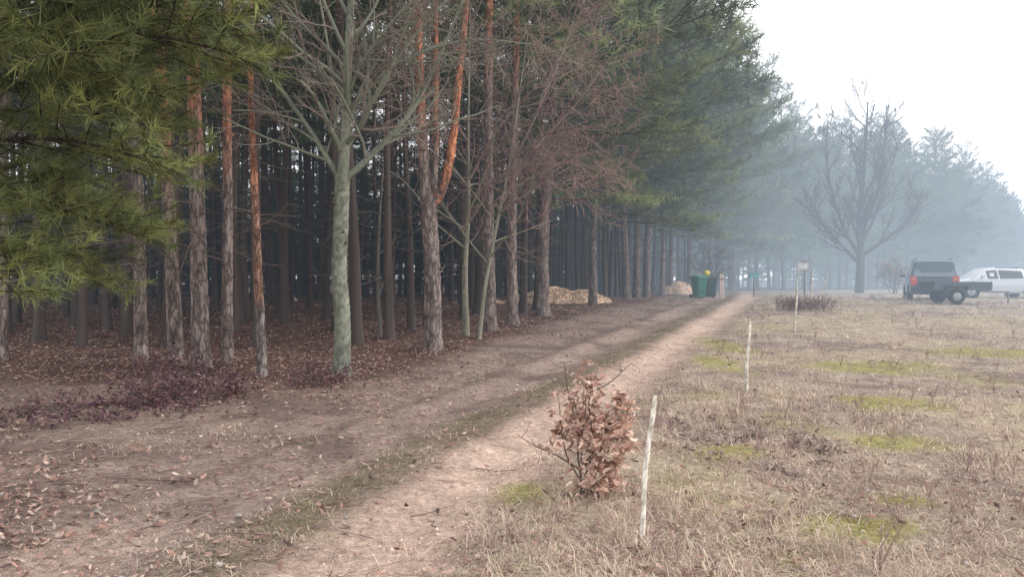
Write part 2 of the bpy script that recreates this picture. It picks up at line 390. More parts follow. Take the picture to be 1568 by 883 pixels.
# ------------------------------------------------------------------ bare trees
def grow(mb,p,d,L,r,lvl,rng,nch,col,rmin=.0035,wob=.13,trop=.05,mat_i=0,ang=(25,60),col2=None):
    n=5 if lvl>0 else 4
    pts=[np.array(p,float)]; d=nrm(d)
    for s in range(n):
        d=nrm(d+rng.randn(3)*wob+np.array([0,0,trop])); pts.append(pts[-1]+d*L/n)
    pts=np.array(pts); rr=np.linspace(max(r,rmin),max(r*.4,rmin*.8),n+1)
    cc=col if (col2 is None or lvl>1) else col2
    tube(mb,pts,rr,6 if r>.02 else (4 if r>.008 else 3),cc,mat_i)
    if lvl>0:
        kids(mb,pts,rr,L,lvl,rng,nch,col,rmin,wob,trop,mat_i,ang,col2)
def kids(mb,pts,rr,L,lvl,rng,nch,col,rmin,wob,trop,mat_i,ang,col2,t0=.2,lf=(.35,.7)):
    n=len(pts)
    for k in range(nch[lvl]):
        t=t0+(1-t0)*(k+rng.rand())/nch[lvl]; u=t*(n-1); i=min(int(u),n-2); f=u-i
        q=pts[i]*(1-f)+pts[i+1]*f; d=nrm(pts[i+1]-pts[i]); r=rr[i]*(1-f)+rr[i+1]*f
        a=math.radians(rng.uniform(*ang)); pv=nrm(np.cross(d,rng.randn(3)))
        dd=d*math.cos(a)+pv*math.sin(a)
        grow(mb,q,dd,L*rng.uniform(*lf)*(1.15-.5*t),r*.55,lvl-1,rng,nch,col,rmin,wob,trop,mat_i,ang,col2)
def limb(mb,ctrl,r0,r1,rng,nch,lvl,col,n=24,sides=10,t0=.2,L=None,**kw):
    P=spline(ctrl,n); rr=np.linspace(r0,r1,n)
    tube(mb,P,rr,sides,patchcol(rng,n,sides,np.array(col)*.75,np.array(col)*1.2),0,.06,rng)
    Ls=L or np.linalg.norm(np.diff(P,axis=0),axis=1).sum()
    a=dict(rmin=.0035,wob=.13,trop=.04,mat_i=0,ang=(25,65),col2=None); a.update(kw)
    kids(mb,P,rr,Ls,lvl,rng,nch,col,a['rmin'],a['wob'],a['trop'],1,a['ang'],a['col2'],t0)
rng=rs(201); x,y=-2.65,11.9; mb=MB(); gg=(.22,.235,.18); tw=(.26,.215,.185)
P=spline([(0,0,-.15),(.02,0,.8),(-.03,0,1.6),(0,0,2.3),(.03,0,3.1)],90); zz=P[:,2]
tube(mb,P,np.linspace(.132,.112,90)*(1+.35*np.exp(-np.clip(zz,0,9)/.12))*(1+.05*(vn(zz,zz*0,5,3)-.5)),20,patchcol(rng,90,20,(.15,.155,.125),(.255,.27,.21),1,.5),0,.09,rng)
for k in range(12):
    q=np.array([.0,0,rng.uniform(.4,3)]); a=rng.rand()*6.28; d=np.array([math.cos(a),math.sin(a),.1]); tube(mb,[q+d*.09,q+d*.145],[.03,.018],7,(.13,.12,.10),0,.2,rng,cap=True)
kw=dict(col2=tw,rmin=.0045)
limb(mb,[(.03,0,3.0),(.07,0,3.8),(.12,.02,5),(.2,.05,6.5),(.3,.1,9)],.10,.03,rng,[0,5,6,18],3,gg,t0=.12,L=3.2,**kw)
limb(mb,[(.02,0,3.0),(-.15,0,3.25),(-.45,-.05,3.75),(-.95,-.1,4.5),(-1.3,-.2,5.3),(-1.6,-.2,6.6)],.055,.015,rng,[0,5,6,13],3,gg,L=2.6,**kw)
limb(mb,[(.05,0,3.0),(.4,-.05,3.3),(.85,-.1,3.75),(1.2,-.1,4.2),(1.7,-.2,5.2),(2.3,-.3,6.6)],.06,.015,rng,[0,5,6,15],3,gg,L=2.9,**kw)
limb(mb,[(.05,0,3.45),(.3,.1,3.9),(.75,.2,4.8),(1.35,.3,5.6),(2.2,.4,6.5)],.045,.012,rng,[0,5,6,12],3,gg,L=2.6,**kw)
limb(mb,[(.03,0,3.3),(-.1,.1,4.0),(-.25,.2,5.2),(-.6,.3,7)],.04,.012,rng,[0,4,5,10],3,gg,L=2.4,**kw)
limb(mb,[(.1,0,4.3),(.5,-.3,4.9),(1.3,-.6,5.6),(2.6,-.8,6.0)],.03,.008,rng,[0,5,7,14],3,gg,L=2.8,**kw)
limb(mb,[(.08,0,4.0),(.9,-.3,4.7),(2.0,-.5,5.0),(3.1,-.6,4.9)],.026,.007,rng,[0,5,7,13],3,gg,L=2.6,**kw)
obj('bare_deciduous_tree',mb.mesh('bare_tree',[M_gbark,M_twig]),(x,y,Hf(x,y)))
def redtree(x,y,ctrl,r,seed,limbs,col=(.26,.25,.19)):
    rng=rs(seed); mb=MB(); red=(.31,.205,.185)
    limb(mb,ctrl,r,.012,rng,[0,4,5,13],3,col,t0=.3,L=3.6,col2=red,n=36,rmin=.0055,ang=(30,75))
    for l in limbs: limb(mb,l,.035,.008,rng,[0,5,5,11],3,(.26,.195,.175),L=3.2,col2=red,rmin=.0055,trop=.0,n=16,sides=6)
    obj('bare_deciduous_tree',mb.mesh('bare_tree',[M_gbark,M_twig]),(x,y,Hf(x,y)))
redtree(-1.07,18.0,[(0,0,-.1),(-.03,0,1.5),(.05,0,3),(.05,0,5),(.1,0,8)],.085,211,
  [[(.03,0,2.6),(.6,-.3,3.4),(1.5,-.5,4.4),(2.8,-.6,5.2)],[(.05,0,3.6),(.8,-.4,4.8),(1.8,-.6,5.8),(3.2,-.5,6.6)],[(.05,0,4.5),(-.6,-.5,5.4),(-1.5,-.6,6.2)],[(.05,0,3.2),(.9,-.2,3.7),(2.0,-.2,4.0),(3.0,-.1,3.9)]])
redtree(-.75,17.2,[(0,0,-.1),(.15,0,1.2),(.42,0,2.6),(.7,0,4),(1.1,0,6.8)],.055,212,
  [[(.5,0,3),(1.2,.1,4.2),(2.2,.2,5.3),(3.0,.3,6.4)],[(.45,0,2.8),(1.2,-.3,3.3),(2.2,-.4,3.9)],[(.6,0,3.6),(1.3,-.3,5.0),(1.9,-.4,6.4),(2.2,-.4,7.4)]])
rng=rs(215); mb=MB(); limb(mb,[(0,0,-.1),(-.05,0,1.2),(-.02,0,2.6),(.1,0,4.2)],.05,.015,rng,[0,3,4,10],2,(.2,.18,.15),L=1.6)
obj('bare_deciduous_tree',mb.mesh('bare_tree',[M_gbark,M_twig]),(-3.0,17.5,Hf(-3,17.5)))
rng=rs(221); x,y=22.6,50; mb=MB(); gc=(.10,.09,.085); far=dict(col2=(.11,.095,.09),rmin=.013,wob=.12,trop=.12,ang=(18,48))
limb(mb,[(0,0,-.2),(.1,0,2.6),(.0,0,5.2),(.3,0,8.6),(.5,0,12.4)],.30,.04,rng,[0,5,6,20],3,gc,t0=.22,L=5.2,sides=12,n=30,**far)
for l in([(0,0,2.4),(-.9,0,4),(-1.6,.3,6.2),(-2.0,.5,9),(-1.9,.5,11.2)],[(0,0,3.0),(1.0,.2,4.8),(1.8,.3,7.2),(2.7,.3,9.6)],[(0,0,1.9),(-1.2,-.3,3),(-2.4,-.5,4.2),(-3.2,-.6,5.6)],[(0,0,2.3),(1.4,-.4,3.4),(2.8,-.6,4.6),(3.9,-.6,6)],[(0,0,4.2),(.7,-1,6.4),(1.1,-1,9),(1.3,-1,11)]):
    limb(mb,l,.14,.025,rng,[0,5,6,12],3,gc,L=4.2,sides=8,n=18,**far)
obj('bare_deciduous_tree',mb.mesh('bare_tree',[M_gbark,M_twig]),(x,y,Hf(x,y)))

# ------------------------------------------------------------------ overhanging near pine on the left
rng=rs(301); x,y=-7.7,9.6; e=empty('pine_tree',(x,y,Hf(x,y))); mb=MB()
ax=trunk(mb,rng,[(0,0,-.15),(0,0,3),(.1,0,8),(.1,0,13)],.17,.05,5,8,14,50)
spec=[(1.9,-.05,1.3,0),(2.2,-.5,1.5,-.1),(2.5,.1,1.45,0),(2.8,-.35,1.55,.0),(3.1,-.15,1.7,.05),(3.5,.15,1.6,.1),(3.8,-.2,1.85,.1),(4.0,-.5,1.9,.1),(4.2,-.1,2.05,.1),(4.6,.1,2.0,.15),(4.8,-.25,2.1,.15),(5.0,-.6,2.1,.2),(5.2,-.1,2.1,.2),(5.5,-.4,2.1,.2),
 (2.4,-.9,1.4,0),(3.0,-.95,1.5,0),(3.6,-.85,1.6,.1),(4.3,-.8,1.8,.1),(4.9,-.9,1.9,.2),(2.7,.4,1.3,0),(3.9,.4,1.5,.1)]
for z,az,sc,pt in spec: place(mb,BNEAR[rng.randint(3)],(*ax(z),z),az,pt,sc*rng.uniform(.92,1.05),rng.uniform(-.4,.4),rng.choice([.65,.85,1.05,1.3]))
obj('trunk_and_boughs',mb.mesh('t',MATS),parent=e)

# ------------------------------------------------------------------ forest mass (instances)
def treemesh(name,seed,z0,z1,rad,n,nd,lib,top=14.5,r=.13,bias=0,dz=(1.0,7.5),lo=(.11,.09,.082),rings=14):
    rng=rs(seed); mb=MB()
    ax=trunk(mb,rng,[(0,0,-.2),(rng.uniform(-.12,.12),rng.uniform(-.12,.12),3),(rng.uniform(-.2,.2),rng.uniform(-.2,.2),7),(0,0,top-.3)],r,r*.25,6,10,7,rings,lo=np.array(lo),hi=np.array([.20,.10,.065]),jit=.05,stubs=0)
    if nd: dead(mb,rng,dz[0],dz[1],nd,ax,(.14,.12,.11),.007,1.2,2,3)
    crown(mb,rng,lib,z0,z1,rad,n,ax,bias)
    return mb.mesh(name,MATF)
FI=[treemesh('forest_pine_%d'%k,400+k,6.2,14.5,1.9,22,24,BFAR,r=.10+.02*k) for k in range(4)]
FE=[treemesh('forest_edge_pine_%d'%k,420+k,2.6,14.5,2.9,48,8,BFAR,r=.15,dz=(1,4)) for k in range(3)]
FY=[treemesh('young_forest_pine_%d'%k,430+k,.3,7.5,1.9,30,0,BFAR,top=7.6,r=.09) for k in range(2)]
pf=empty('pine_forest'); R=rs(11); cnt=0
def addtree(me,x,y,s,nm='tree'):
    global cnt
    o=bpy.data.objects.new('%s_%d'%(nm,cnt),me); o.location=(x,y,Hf(x,y)-.03); o.rotation_euler=(R.uniform(-.03,.03),R.uniform(-.03,.03),R.rand()*6.28)
    o.scale=(s,s,s*R.uniform(.9,1.1)); COLL.objects.link(o); o.parent=pf; cnt+=1
sp=1.95
for iy in range(0,60):
    for ix in range(-40,25):
        x=ix*sp+iy*.35+R.uniform(-.55,.55); y=12+iy*sp*.9+R.uniform(-.55,.55)
        dep=y-edgeY(x)
        if dep<1.6 or dep>29 or x<-.8*y-3 or y>70: continue
        if x>16: continue
        if abs(x-1.5)<3.2 and 27<y<33: continue
        if R.rand()<.14: continue
        addtree(FI[R.randint(4)],x,y,R.uniform(.8,1.12))
for k in range(190):   # dense young growth closing the back of the stand
    x=-44+62*(k+R.rand())/190; y=edgeY(x)+R.uniform(28,34)
    if x<-.85*y-3: continue
    addtree(FY[R.randint(2)],x,y,R.uniform(.85,1.15),'young_tree')
for k in range(190):
    x=R.uniform(15,105); dep=R.rand()**1.4*24; y=edgeY(x)+1+dep
    if x>.85*y: continue
    s=R.uniform(.82,1.1)*(1 if dep<12 else 1.05)
    addtree(FE[R.randint(3)],x,y,s,'far_tree')
for k in range(120):
    x=R.uniform(12,80); y=edgeY(x)+R.uniform(9,24)
    if x>.85*y: continue
    addtree(FY[R.randint(2)],x,y,R.uniform(.7,1.0),'young_tree')
print('trees',cnt,time.time()-T0)

# ------------------------------------------------------------------ scatter: leaves, grass
LO=np.array([[0,0,0],[.25,.16,.03],[.42,.12,.02],[.62,.24,.05],[.82,.1,.02],[1,0,.0],[.82,-.1,.02],[.62,-.24,.05],[.42,-.12,.02],[.25,-.16,.03]])
def leaves(mb,P,S,rng,cols,flat=.35,up=0):
    n=len(P); a=rng.rand(n)*6.28
    t=nrm(np.stack([np.cos(a),np.sin(a),rng.randn(n)*flat],-1)); nn=nrm(np.stack([rng.randn(n)*flat,rng.randn(n)*flat,np.ones(n)],-1)) if up==0 else nrm(rng.randn(n,3))
    b=nrm(np.cross(nn,t)); nn=np.cross(t,b)
    L=LO-np.array([.5,0,0]); curl=rng.uniform(-.2,1.3,(n,1))
    lz=L[None,:,2]*2*curl+curl*(.8+.8*(up>0))*(L[None,:,0]**2)
    V=P[:,None,:]+S[:,None,None]*(L[None,:,0,None]*t[:,None]+L[None,:,1,None]*b[:,None]+lz[...,None]*nn[:,None])
    m=len(LO); o=(np.arange(n)*m)[:,None]
    F1=o+np.array([[0,1,2,3,4,5]]); F2=o+np.array([[0,5,6,7,8,9]])
    ci=np.array(cols)[rng.randint(len(cols),size=n)]*rng.uniform(.65,1.3,(n,1))
    F1=F1[:,::-1]; F2=F2[:,::-1]
    mb.addm(V.reshape(-1,3),[F1,F2],np.repeat(ci,m,0),0)
def samp(n,rng,y0=3.2,y1=40,xm=.8,pw=1.0):
    y=y0*(y1/y0)**(rng.rand(n)**pw); x=rng.uniform(-1,1,n)*(xm*y+.5); return x,y
rng=rs(501)
x,y=samp(130000,rng,3.4,36)
d,rr,rl,mid,soil,lit,field,moss=masks(x,y)
pr=lit*.95+.32*soil*(1-rr*.8)*ss(.42,.62,fbm(x,y,.8,61,3))*ss(-.5,-2,d)+.06*soil*(1-rr)+field*.09*ss(.4,.7,fbm(x,y,.9,63,3))+.012
k=rng.rand(len(x))<pr; x=x[k]; y=y[k]
mb=MB(); lc=[(.35,.21,.17),(.27,.17,.14),(.44,.31,.25),(.22,.13,.11),(.52,.41,.34),(.38,.23,.185),(.17,.11,.10)]
S=rng.uniform(.03,.08,len(x))*(1+np.clip(y-12,0,20)*.03)
leaves(mb,np.stack([x,y,H(x,y)+.014+rng.rand(len(x))*.02],-1),S,rng,lc,.4)
obj('fallen_leaves',mb.mesh('fallen_leaves',[M_leaf]))
# soil crumbs on the track
rng=rs(505); x,y=samp(26000,rng,3.4,16); d,rr,rl,mid,soil,lit,field,moss=masks(x,y)
k=rng.rand(len(x))<soil*(1-lit)*(.25+.75*ss(.45,.6,fbm(x,y,1.7,66,3))); x=x[k];y=y[k]; n=len(x)
O=np.array([[1,0,0],[0,1,0],[-1,0,0],[0,-1,0],[0,0,.8],[0,0,-.5]]); S=rng.uniform(.003,.014,n)*rng.uniform(.5,1.2,n)
V=np.stack([x,y,H(x,y)+.055*(fbm(x,y,3.5,41,3)-.5)+.002],-1)[:,None,:]+O[None]*S[:,None,None]*rng.uniform(.5,1.4,(n,6,1))
Fo=np.array([[0,1,4],[1,2,4],[2,3,4],[3,0,4],[1,0,5],[2,1,5],[3,2,5],[0,3,5]]); F=(np.arange(n)*6)[:,None,None]+Fo[None]
mb=MB(); mb.add(V.reshape(-1,3),F.reshape(-1,3),np.repeat(groundcol(x,y)*rng.uniform(.6,1.15,(n,1)),6,0),0)
obj('soil_crumbs',mb.mesh('soil_crumbs',[M_twig]))

def blades(mb,x,y,h,w,lean,cols,rng):
    n=len(x); a=rng.rand(n)*6.28; z=H(x,y)
    B=np.stack([x,y,z-.005],-1); dr=np.stack([np.cos(a),np.sin(a),np.zeros(n)],-1); sd=np.stack([-np.sin(a),np.cos(a),np.zeros(n)],-1)*(w/2)[:,None]
    l=lean*rng.uniform(.4,1.3,n)
    M=B+dr*(h*l*.45)[:,None]; M[:,2]+=h*.6*np.clip(1.05-l*.35,.25,1); T=B+dr*(h*l*1.1)[:,None]; T[:,2]+=h*np.clip(1.1-l*.75,.12,1)
    T+=np.stack([rng.randn(n),rng.randn(n),np.zeros(n)],-1)*(h*.12)[:,None]
    V=np.stack([B-sd,B+sd,M+sd*.8,M-sd*.8,T],1).reshape(-1,3)
    o=(np.arange(n)*5)[:,None]
    mb.addm(V,[o+np.array([[0,1,2,3]]),o+np.array([[3,2,4]])],np.repeat(cols,5,0),0)
def grassfield(nt,per,seed,y0,y1,hs,ws,denf,pal,name,sprd=.07,lean=1.0,xm=.8,pw=1.0):
    rng=rs(seed); x,y=samp(nt,rng,y0,y1,xm,pw); k=rng.rand(nt)<denf(x,y,masks(x,y)); x=x[k];y=y[k]; n=len(x)
    pal=np.array(pal); c=pal[rng.randint(len(pal),size=n)]*rng.uniform(.7,1.25,(n,1))
    mo=masks(x,y)[7]; g=(rng.rand(n)<mo*.75)
    c[g]=np.array([.46,.42,.14])*rng.uniform(.6,1.2,(g.sum(),1))
    hh=rng.uniform(hs[0],hs[1],n)*np.where(g,.4,1)*(1+np.clip(y-10,0,30)*.02)
    X=np.repeat(x,per)+rng.randn(n*per)*sprd; Yv=np.repeat(y,per)+rng.randn(n*per)*sprd
    h=np.repeat(hh,per)*rng.uniform(.4,1.2,n*per); w=rng.uniform(ws[0],ws[1],n*per)*(1+np.clip(Yv-5,0,40)*.10)
    mb=MB(); blades(mb,X,Yv,h,w,lean,np.repeat(c,per,0)*rng.uniform(.8,1.2,(n*per,1)),rng)
    obj(name,mb.mesh(name,[M_grass]))
straw=[(.68,.56,.44),(.59,.49,.39),(.50,.40,.34),(.74,.63,.50),(.38,.27,.235),(.56,.43,.37)]
grassfield(48000,8,511,3.2,45,(.05,.13),(.003,.006),lambda x,y,m:m[6]*(.35+.65*ss(.35,.6,fbm(x,y,.8,71,3))),straw,'dry_meadow_grass',lean=1.6)
grassfield(4600,12,512,3.6,42,(.12,.27),(.003,.0048),lambda x,y,m:m[6]*ss(.48,.62,fbm(x,y,.4,75,3)),straw,'tall_dry_grass_tufts',.05,lean=.9)
grassfield(16000,8,513,3.4,30,(.03,.10),(.003,.005),lambda x,y,m:(m[3]*.5+m[4]*(1-m[1])*(1-m[2])*.5*ss(.5,.65,fbm(x,y,.9,77,3))+np.exp(-((m[0]-1.35)/.35)**2)*.6)*(1-m[5]*.8),straw+[(.24,.24,.12)],'track_edge_grass',.06,lean=1.5)
grassfield(5000,14,514,3.3,9,(.10,.22),(.0025,.0045),lambda x,y,m:np.exp(-((m[0]-1.55)/.35)**2)*.6*ss(.4,.55,fbm(x,y,1.1,79,3)),straw,'long_matted_grass',.05,lean=1.5)

rng=rs(521); x,y=samp(1700,rng,4,34); m=masks(x,y); k=(rng.rand(1700)<m[6]*ss(.42,.62,fbm(x,y,.45,81,3))); x=x[k];y=y[k]; mb=MB()
for a,b in zip(x,y):
    p=np.array([a,b,Hf(a,b)]); h=rng.uniform(.1,.34); c=np.array([(.3,.21,.18),(.38,.29,.24),(.25,.17,.16)][rng.randint(3)])
    w=.0015*(1+b*.08)
    for s in range(rng.randint(1,5)):
        d=nrm(np.array([rng.randn()*.3,rng.randn()*.3,1])); q=p+d*h*rng.uniform(.6,1)
        mid_=(p+q)/2+rng.randn(3)*.01
        tube(mb,[p,mid_,q],[w*1.2,w,w*.6],3,c)
        for t in range(3):
            o=mid_+(q-mid_)*rng.rand(); e=nrm(d+rng.randn(3)*.6); tube(mb,[o,o+e*h*.25],[w*.8,w*.5],3,c*1.1)
obj('dried_weed_stalks',mb.mesh('weeds',[M_twig]))
rng=rs(523); x,y=samp(1700,rng,3.5,24); m=masks(x,y); k=rng.rand(1700)<(m[5]*.8+m[4]*.22+.08); x=x[k];y=y[k]; mb=MB()
for a,b in zip(x,y):
    az=rng.rand()*6.28; l=rng.uniform(.08,.5); n=5; t=np.linspace(-.5,.5,n)*l; off=rng.randn(n)*.012
    px=a+np.cos(az)*t-np.sin(az)*off; py=b+np.sin(az)*t+np.cos(az)*off
    tube(mb,np.stack([px,py,H(px,py)+.02+rng.rand()*.02],-1),np.linspace(.005,.002,n)*rng.uniform(.5,1.1),4,np.array([.2,.15,.13])*rng.uniform(.6,2.0))
obj('fallen_twigs',mb.mesh('twigs',[M_twig]))
rng=rs(525); x,y=samp(200,rng,3.5,16); mb=MB()
for a,b in zip(x,y):
    s=rng.uniform(.006,.022); pts=[(0,0,-s*.6),(0,0,-s*.2),(0,0,s*.3),(0,0,s*.6)]
    tube(mb,np.array(pts)+np.array([a,b,Hf(a,b)+.008]),[s*.6,s*1.1,s*.95,s*.35],7,np.array([.45,.4,.37])*rng.uniform(.5,1.2),0,.4,rng,cap=True)
obj('pebbles',mb.mesh('pebbles',[M_twig]))

def bramble(name,cx,cy,rx,ry,n,h,seed,cols):
    rng=rs(seed); mb=MB(); P=[]
    for k in range(n):
        a=rng.rand()*6.28; r=math.sqrt(rng.rand()); x=cx+rx*r*math.cos(a); y=cy+ry*r*math.sin(a); p=np.array([x,y,Hf(x,y)])
        d=nrm([rng.randn()*.7,rng.randn()*.7,1]); l=h*rng.uniform(.5,1.3); pts=[p]
        for s in range(4): d=nrm(d+rng.randn(3)*.2+np.array([0,0,-.12])); pts.append(pts[-1]+d*l/4)
        pts=np.array(pts); tube(mb,pts,np.linspace(.004,.002,5),3,(.15,.09,.08),1)
        for q in pts[1:]:
            for _ in range(rng.randint(2,5)): P.append(q+rng.randn(3)*.035)
    P=np.array(P); leaves(mb,P,rng.uniform(.035,.075,len(P)),rng,cols,.6,1)
    o=obj(name,mb.mesh(name,[M_leaf,M_twig]))
pur=[(.17,.085,.105),(.22,.12,.135),(.12,.065,.09),(.3,.19,.19),(.14,.11,.10)]
bramble('bramble_bush',-4.2,9.8,.8,.8,150,.42,601,pur)
bramble('bramble_bush',-4.9,8.6,1.3,.8,90,.22,602,pur)
bramble('bramble_bush',-5.3,11.9,.7,.5,60,.55,603,pur)
bramble('bramble_bush',-2.9,11.0,.5,.5,40,.3,605,pur)
bramble('bramble_bush',2.2,7.2,.7,1.4,40,.07,604,[(.3,.22,.2),(.34,.26,.24),(.26,.19,.18)])
rng=rs(611); mb=MB()
for k in range(160):
    a=rng.rand()*6.28; r=math.sqrt(rng.rand()); x=9.9+1.0*r*math.cos(a); y=26+.8*r*math.sin(a)
    grow(mb,(x,y,Hf(x,y)),(rng.randn()*.5,rng.randn()*.5,1),rng.uniform(.25,.5),.006,1,rng,[0,5],(.2,.12,.11),rmin=.005)
obj('brushwood_bush',mb.mesh('brush',[M_twig]))
def farshrub(x,y,h,n,seed,leafcol):
    rng=rs(seed); mb=MB()
    for k in range(7): grow(mb,(rng.randn()*.1,rng.randn()*.1,0),(rng.randn()*.4,rng.randn()*.4,1),h,.03,3,rng,[0,3,4,6],(.12,.1,.09),rmin=.009)
    V=np.concatenate(mb.V); P=V[rng.randint(len(V),size=n)]; P=P[P[:,2]>.25*h]+rng.randn((P[:,2]>.25*h).sum(),3)*.05
    mb.F=[(f,1,s) for f,m,s in mb.F]
    leaves(mb,P,rng.uniform(.10,.18,len(P)),rng,leafcol,.6,1)
    obj('leafy_oak_shrub',mb.mesh('shrub',[M_leaf,M_twig]),(x,y,Hf(x,y)))
rl_=[(.42,.2,.12),(.34,.17,.1),(.46,.26,.17)]
farshrub(23.6,47.5,1.7,420,620,rl_); farshrub(12.0,48,2.6,500,621,[(.16,.14,.08),(.22,.15,.1)])

# ------------------------------------------------------------------ oak sapling with dry leaves
rng=rs(701); sx,sy=.49,5.45; mb=MB(); sc_=(.15,.115,.10)
st=[[(0,0,-.03),(.0,0,.15),(-.02,.02,.35),(.03,.0,.6),(.04,0,.86)],[(0,0,.08),(.09,.02,.3),(.2,0,.5),(.34,.02,.60)],[(0,0,.12),(-.1,.03,.3),(-.14,0,.5),(-.15,.02,.66)],
 [(0,0,.2),(.12,-.04,.4),(.18,-.04,.6),(.29,0,.68)],[(0,0,.2),(.08,.04,.45),(.06,.04,.66),(.1,0,.88)],[(0,0,.03),(.1,0,.1),(.2,.02,.16),(.26,0,.24)],[(0,0,.25),(.02,.1,.45),(-.05,.12,.7)],[(0,0,.02),(.08,0,.1),(.16,.03,.3)],
 [(.0,0,.2),(-.2,0,.32),(-.32,-.05,.38),(-.45,-.05,.46)],[(.05,0,.75),(.2,0,.82),(.36,.05,.95)],[(-.05,0,.6),(-.1,0,.8),(-.12,0,.97)],[(0,0,.2),(.1,-.05,.32),(.2,-.05,.42),(.28,-.03,.44)]]
LP=[]
for q,l in enumerate(st):
    P=spline(l,16); rr=np.linspace(.011 if q==0 else .007,.0022,16); tube(mb,P,rr,6,sc_,1,.1,rng)
    bare=q in(8,9,10); ns=4 if bare else 16
    for k in range(ns):
        i=rng.randint(7,16) if q not in(5,7) else rng.randint(4,16); d=nrm(rng.randn(3)+np.array([0,0,.2])); m=rng.uniform(.04,.15); e=P[i]+d*m
        tube(mb,[P[i],P[i]+d*m*.5+rng.randn(3)*.008,e],[.003,.0025,.0015],3,sc_,1)
        if bare: continue
        for _ in range(rng.randint(5,10)): LP.append(e+rng.randn(3)*.03-np.array([0,0,.015]))
for k in range(90): LP.append(np.array([.19+rng.randn()*.08,rng.randn()*.06,.06+abs(rng.randn())*.13]))
LP=np.array(LP)
leaves(mb,LP,rng.uniform(.035,.085,len(LP)),rng,[(.72,.52,.42),(.58,.40,.32),(.82,.63,.52),(.42,.26,.20),(.68,.46,.37),(.50,.32,.27)],.6,1)
obj('oak_sapling',mb.mesh('oak_sapling',[M_leaf,M_twig]),(sx,sy,Hf(sx,sy)))

# ------------------------------------------------------------------ marker stakes
def stake(x,y,h,dx,dy,r,seed):
    rng=rs(seed); mb=MB(); n=40; t=np.linspace(0,1,n)
    P=np.stack([dx*t+.008*np.sin(t*7+seed),dy*t+.005*np.sin(t*5),-.05+(h+.05)*t],-1)
    col=patchcol(rng,n,8,(.42,.38,.30),(.80,.76,.68),1,.7)
    rr=np.linspace(r*1.05,r*.85,n)*(1+.12*(vn(t*14,t*0,1,seed+4)-.5)); rr[-2:]*=.8
    tube(mb,P,rr,8,col,0,.14,rng,cap=True)
    for k in range(6):
        q=P[rng.randint(4,n)]; d=np.array([rng.choice([-1,1])*1.,rng.randn()*.3,.5]); tube(mb,[q,q+nrm(d)*r*1.8],[r*.4,r*.25],5,(.35,.32,.27),cap=True)
    obj('wooden_stake',mb.mesh('stake',[M_wood]),(x,y,Hf(x,y)))
stake(.75,4.5,.86,.085,.02,.017,1); stake(3.16,10.35,.93,.04,0,.025,2); stake(7.0,19,1.14,.05,0,.028,3); stake(10.2,26.3,1.25,.09,0,.032,4); stake(10.9,27.5,1.2,.42,0,.026,5); stake(12.2,33,1.3,.1,0,.03,6)

# ------------------------------------------------------------------ wood chip piles
def pile(x,y,lobes,seed,n):
    rng=rs(seed); mb=MB()
    def hh(a,b):
        z=0*a
        for (cx,cy,r,ry,h) in lobes: z=np.maximum(z,h*np.clip(1-((a-cx)/r)**2-((b-cy)/ry)**2,0,1)**.8)
        return z
    g_=np.linspace(-3,3,70); A,B=np.meshgrid(g_,g_); Zz=hh(A,B)*(1+.25*(vn(A,B,3,5)-.5)); Zz=np.where(Zz<.01,-.15,Zz)
    i=np.arange(69)[:,None]*70; j=np.arange(69)[None,:]; F=np.stack([i+j,i+j+1,i+70+j+1,i+70+j],-1).reshape(-1,4)
    keep=(Zz.ravel()[F]>-.1).any(1)
    mb.add(np.stack([A,B,Zz],-1).reshape(-1,3),F[keep],np.array([.82,.58,.42]),0,True)
    a=rng.uniform(-3,3,n*6);b=rng.uniform(-3,3,n*6); k=hh(a,b)>.02; a=a[k][:n]; b=b[k][:n]
    P=np.stack([a,b,hh(a,b)+.02],-1); m=len(P); t=nrm(rng.randn(m,3))*.05; s=nrm(np.cross(t,rng.randn(m,3)))*.025
    V=np.stack([P-t-s,P+t-s,P+t+s,P-t+s],1).reshape(-1,3); col=np.array([.95,.72,.53])*rng.uniform(.55,1.05,(m,1))
    mb.add(V,np.arange(m*4).reshape(-1,4),np.repeat(col,4,0),0)
    obj('wood_chip_pile',mb.mesh('chips',[M_chip]),(x,y,Hf(x,y)-.03))
pile(1.9,30.6,[(-.3,0,1.3,.9,.62),(.9,0,1.0,.8,.5),(-1.3,.1,.9,.7,.35),(1.5,0,.6,.5,.3)],801,2600)
pile(-1.3,30.5,[(0,0,1.1,.6,.2)],802,600)
pile(10.1,46,[(0,0,.9,.8,.75),(-.6,0,.7,.6,.5)],803,1000)
pile(-9.5,32.5,[(0,0,.45,.45,.3)],804,300)

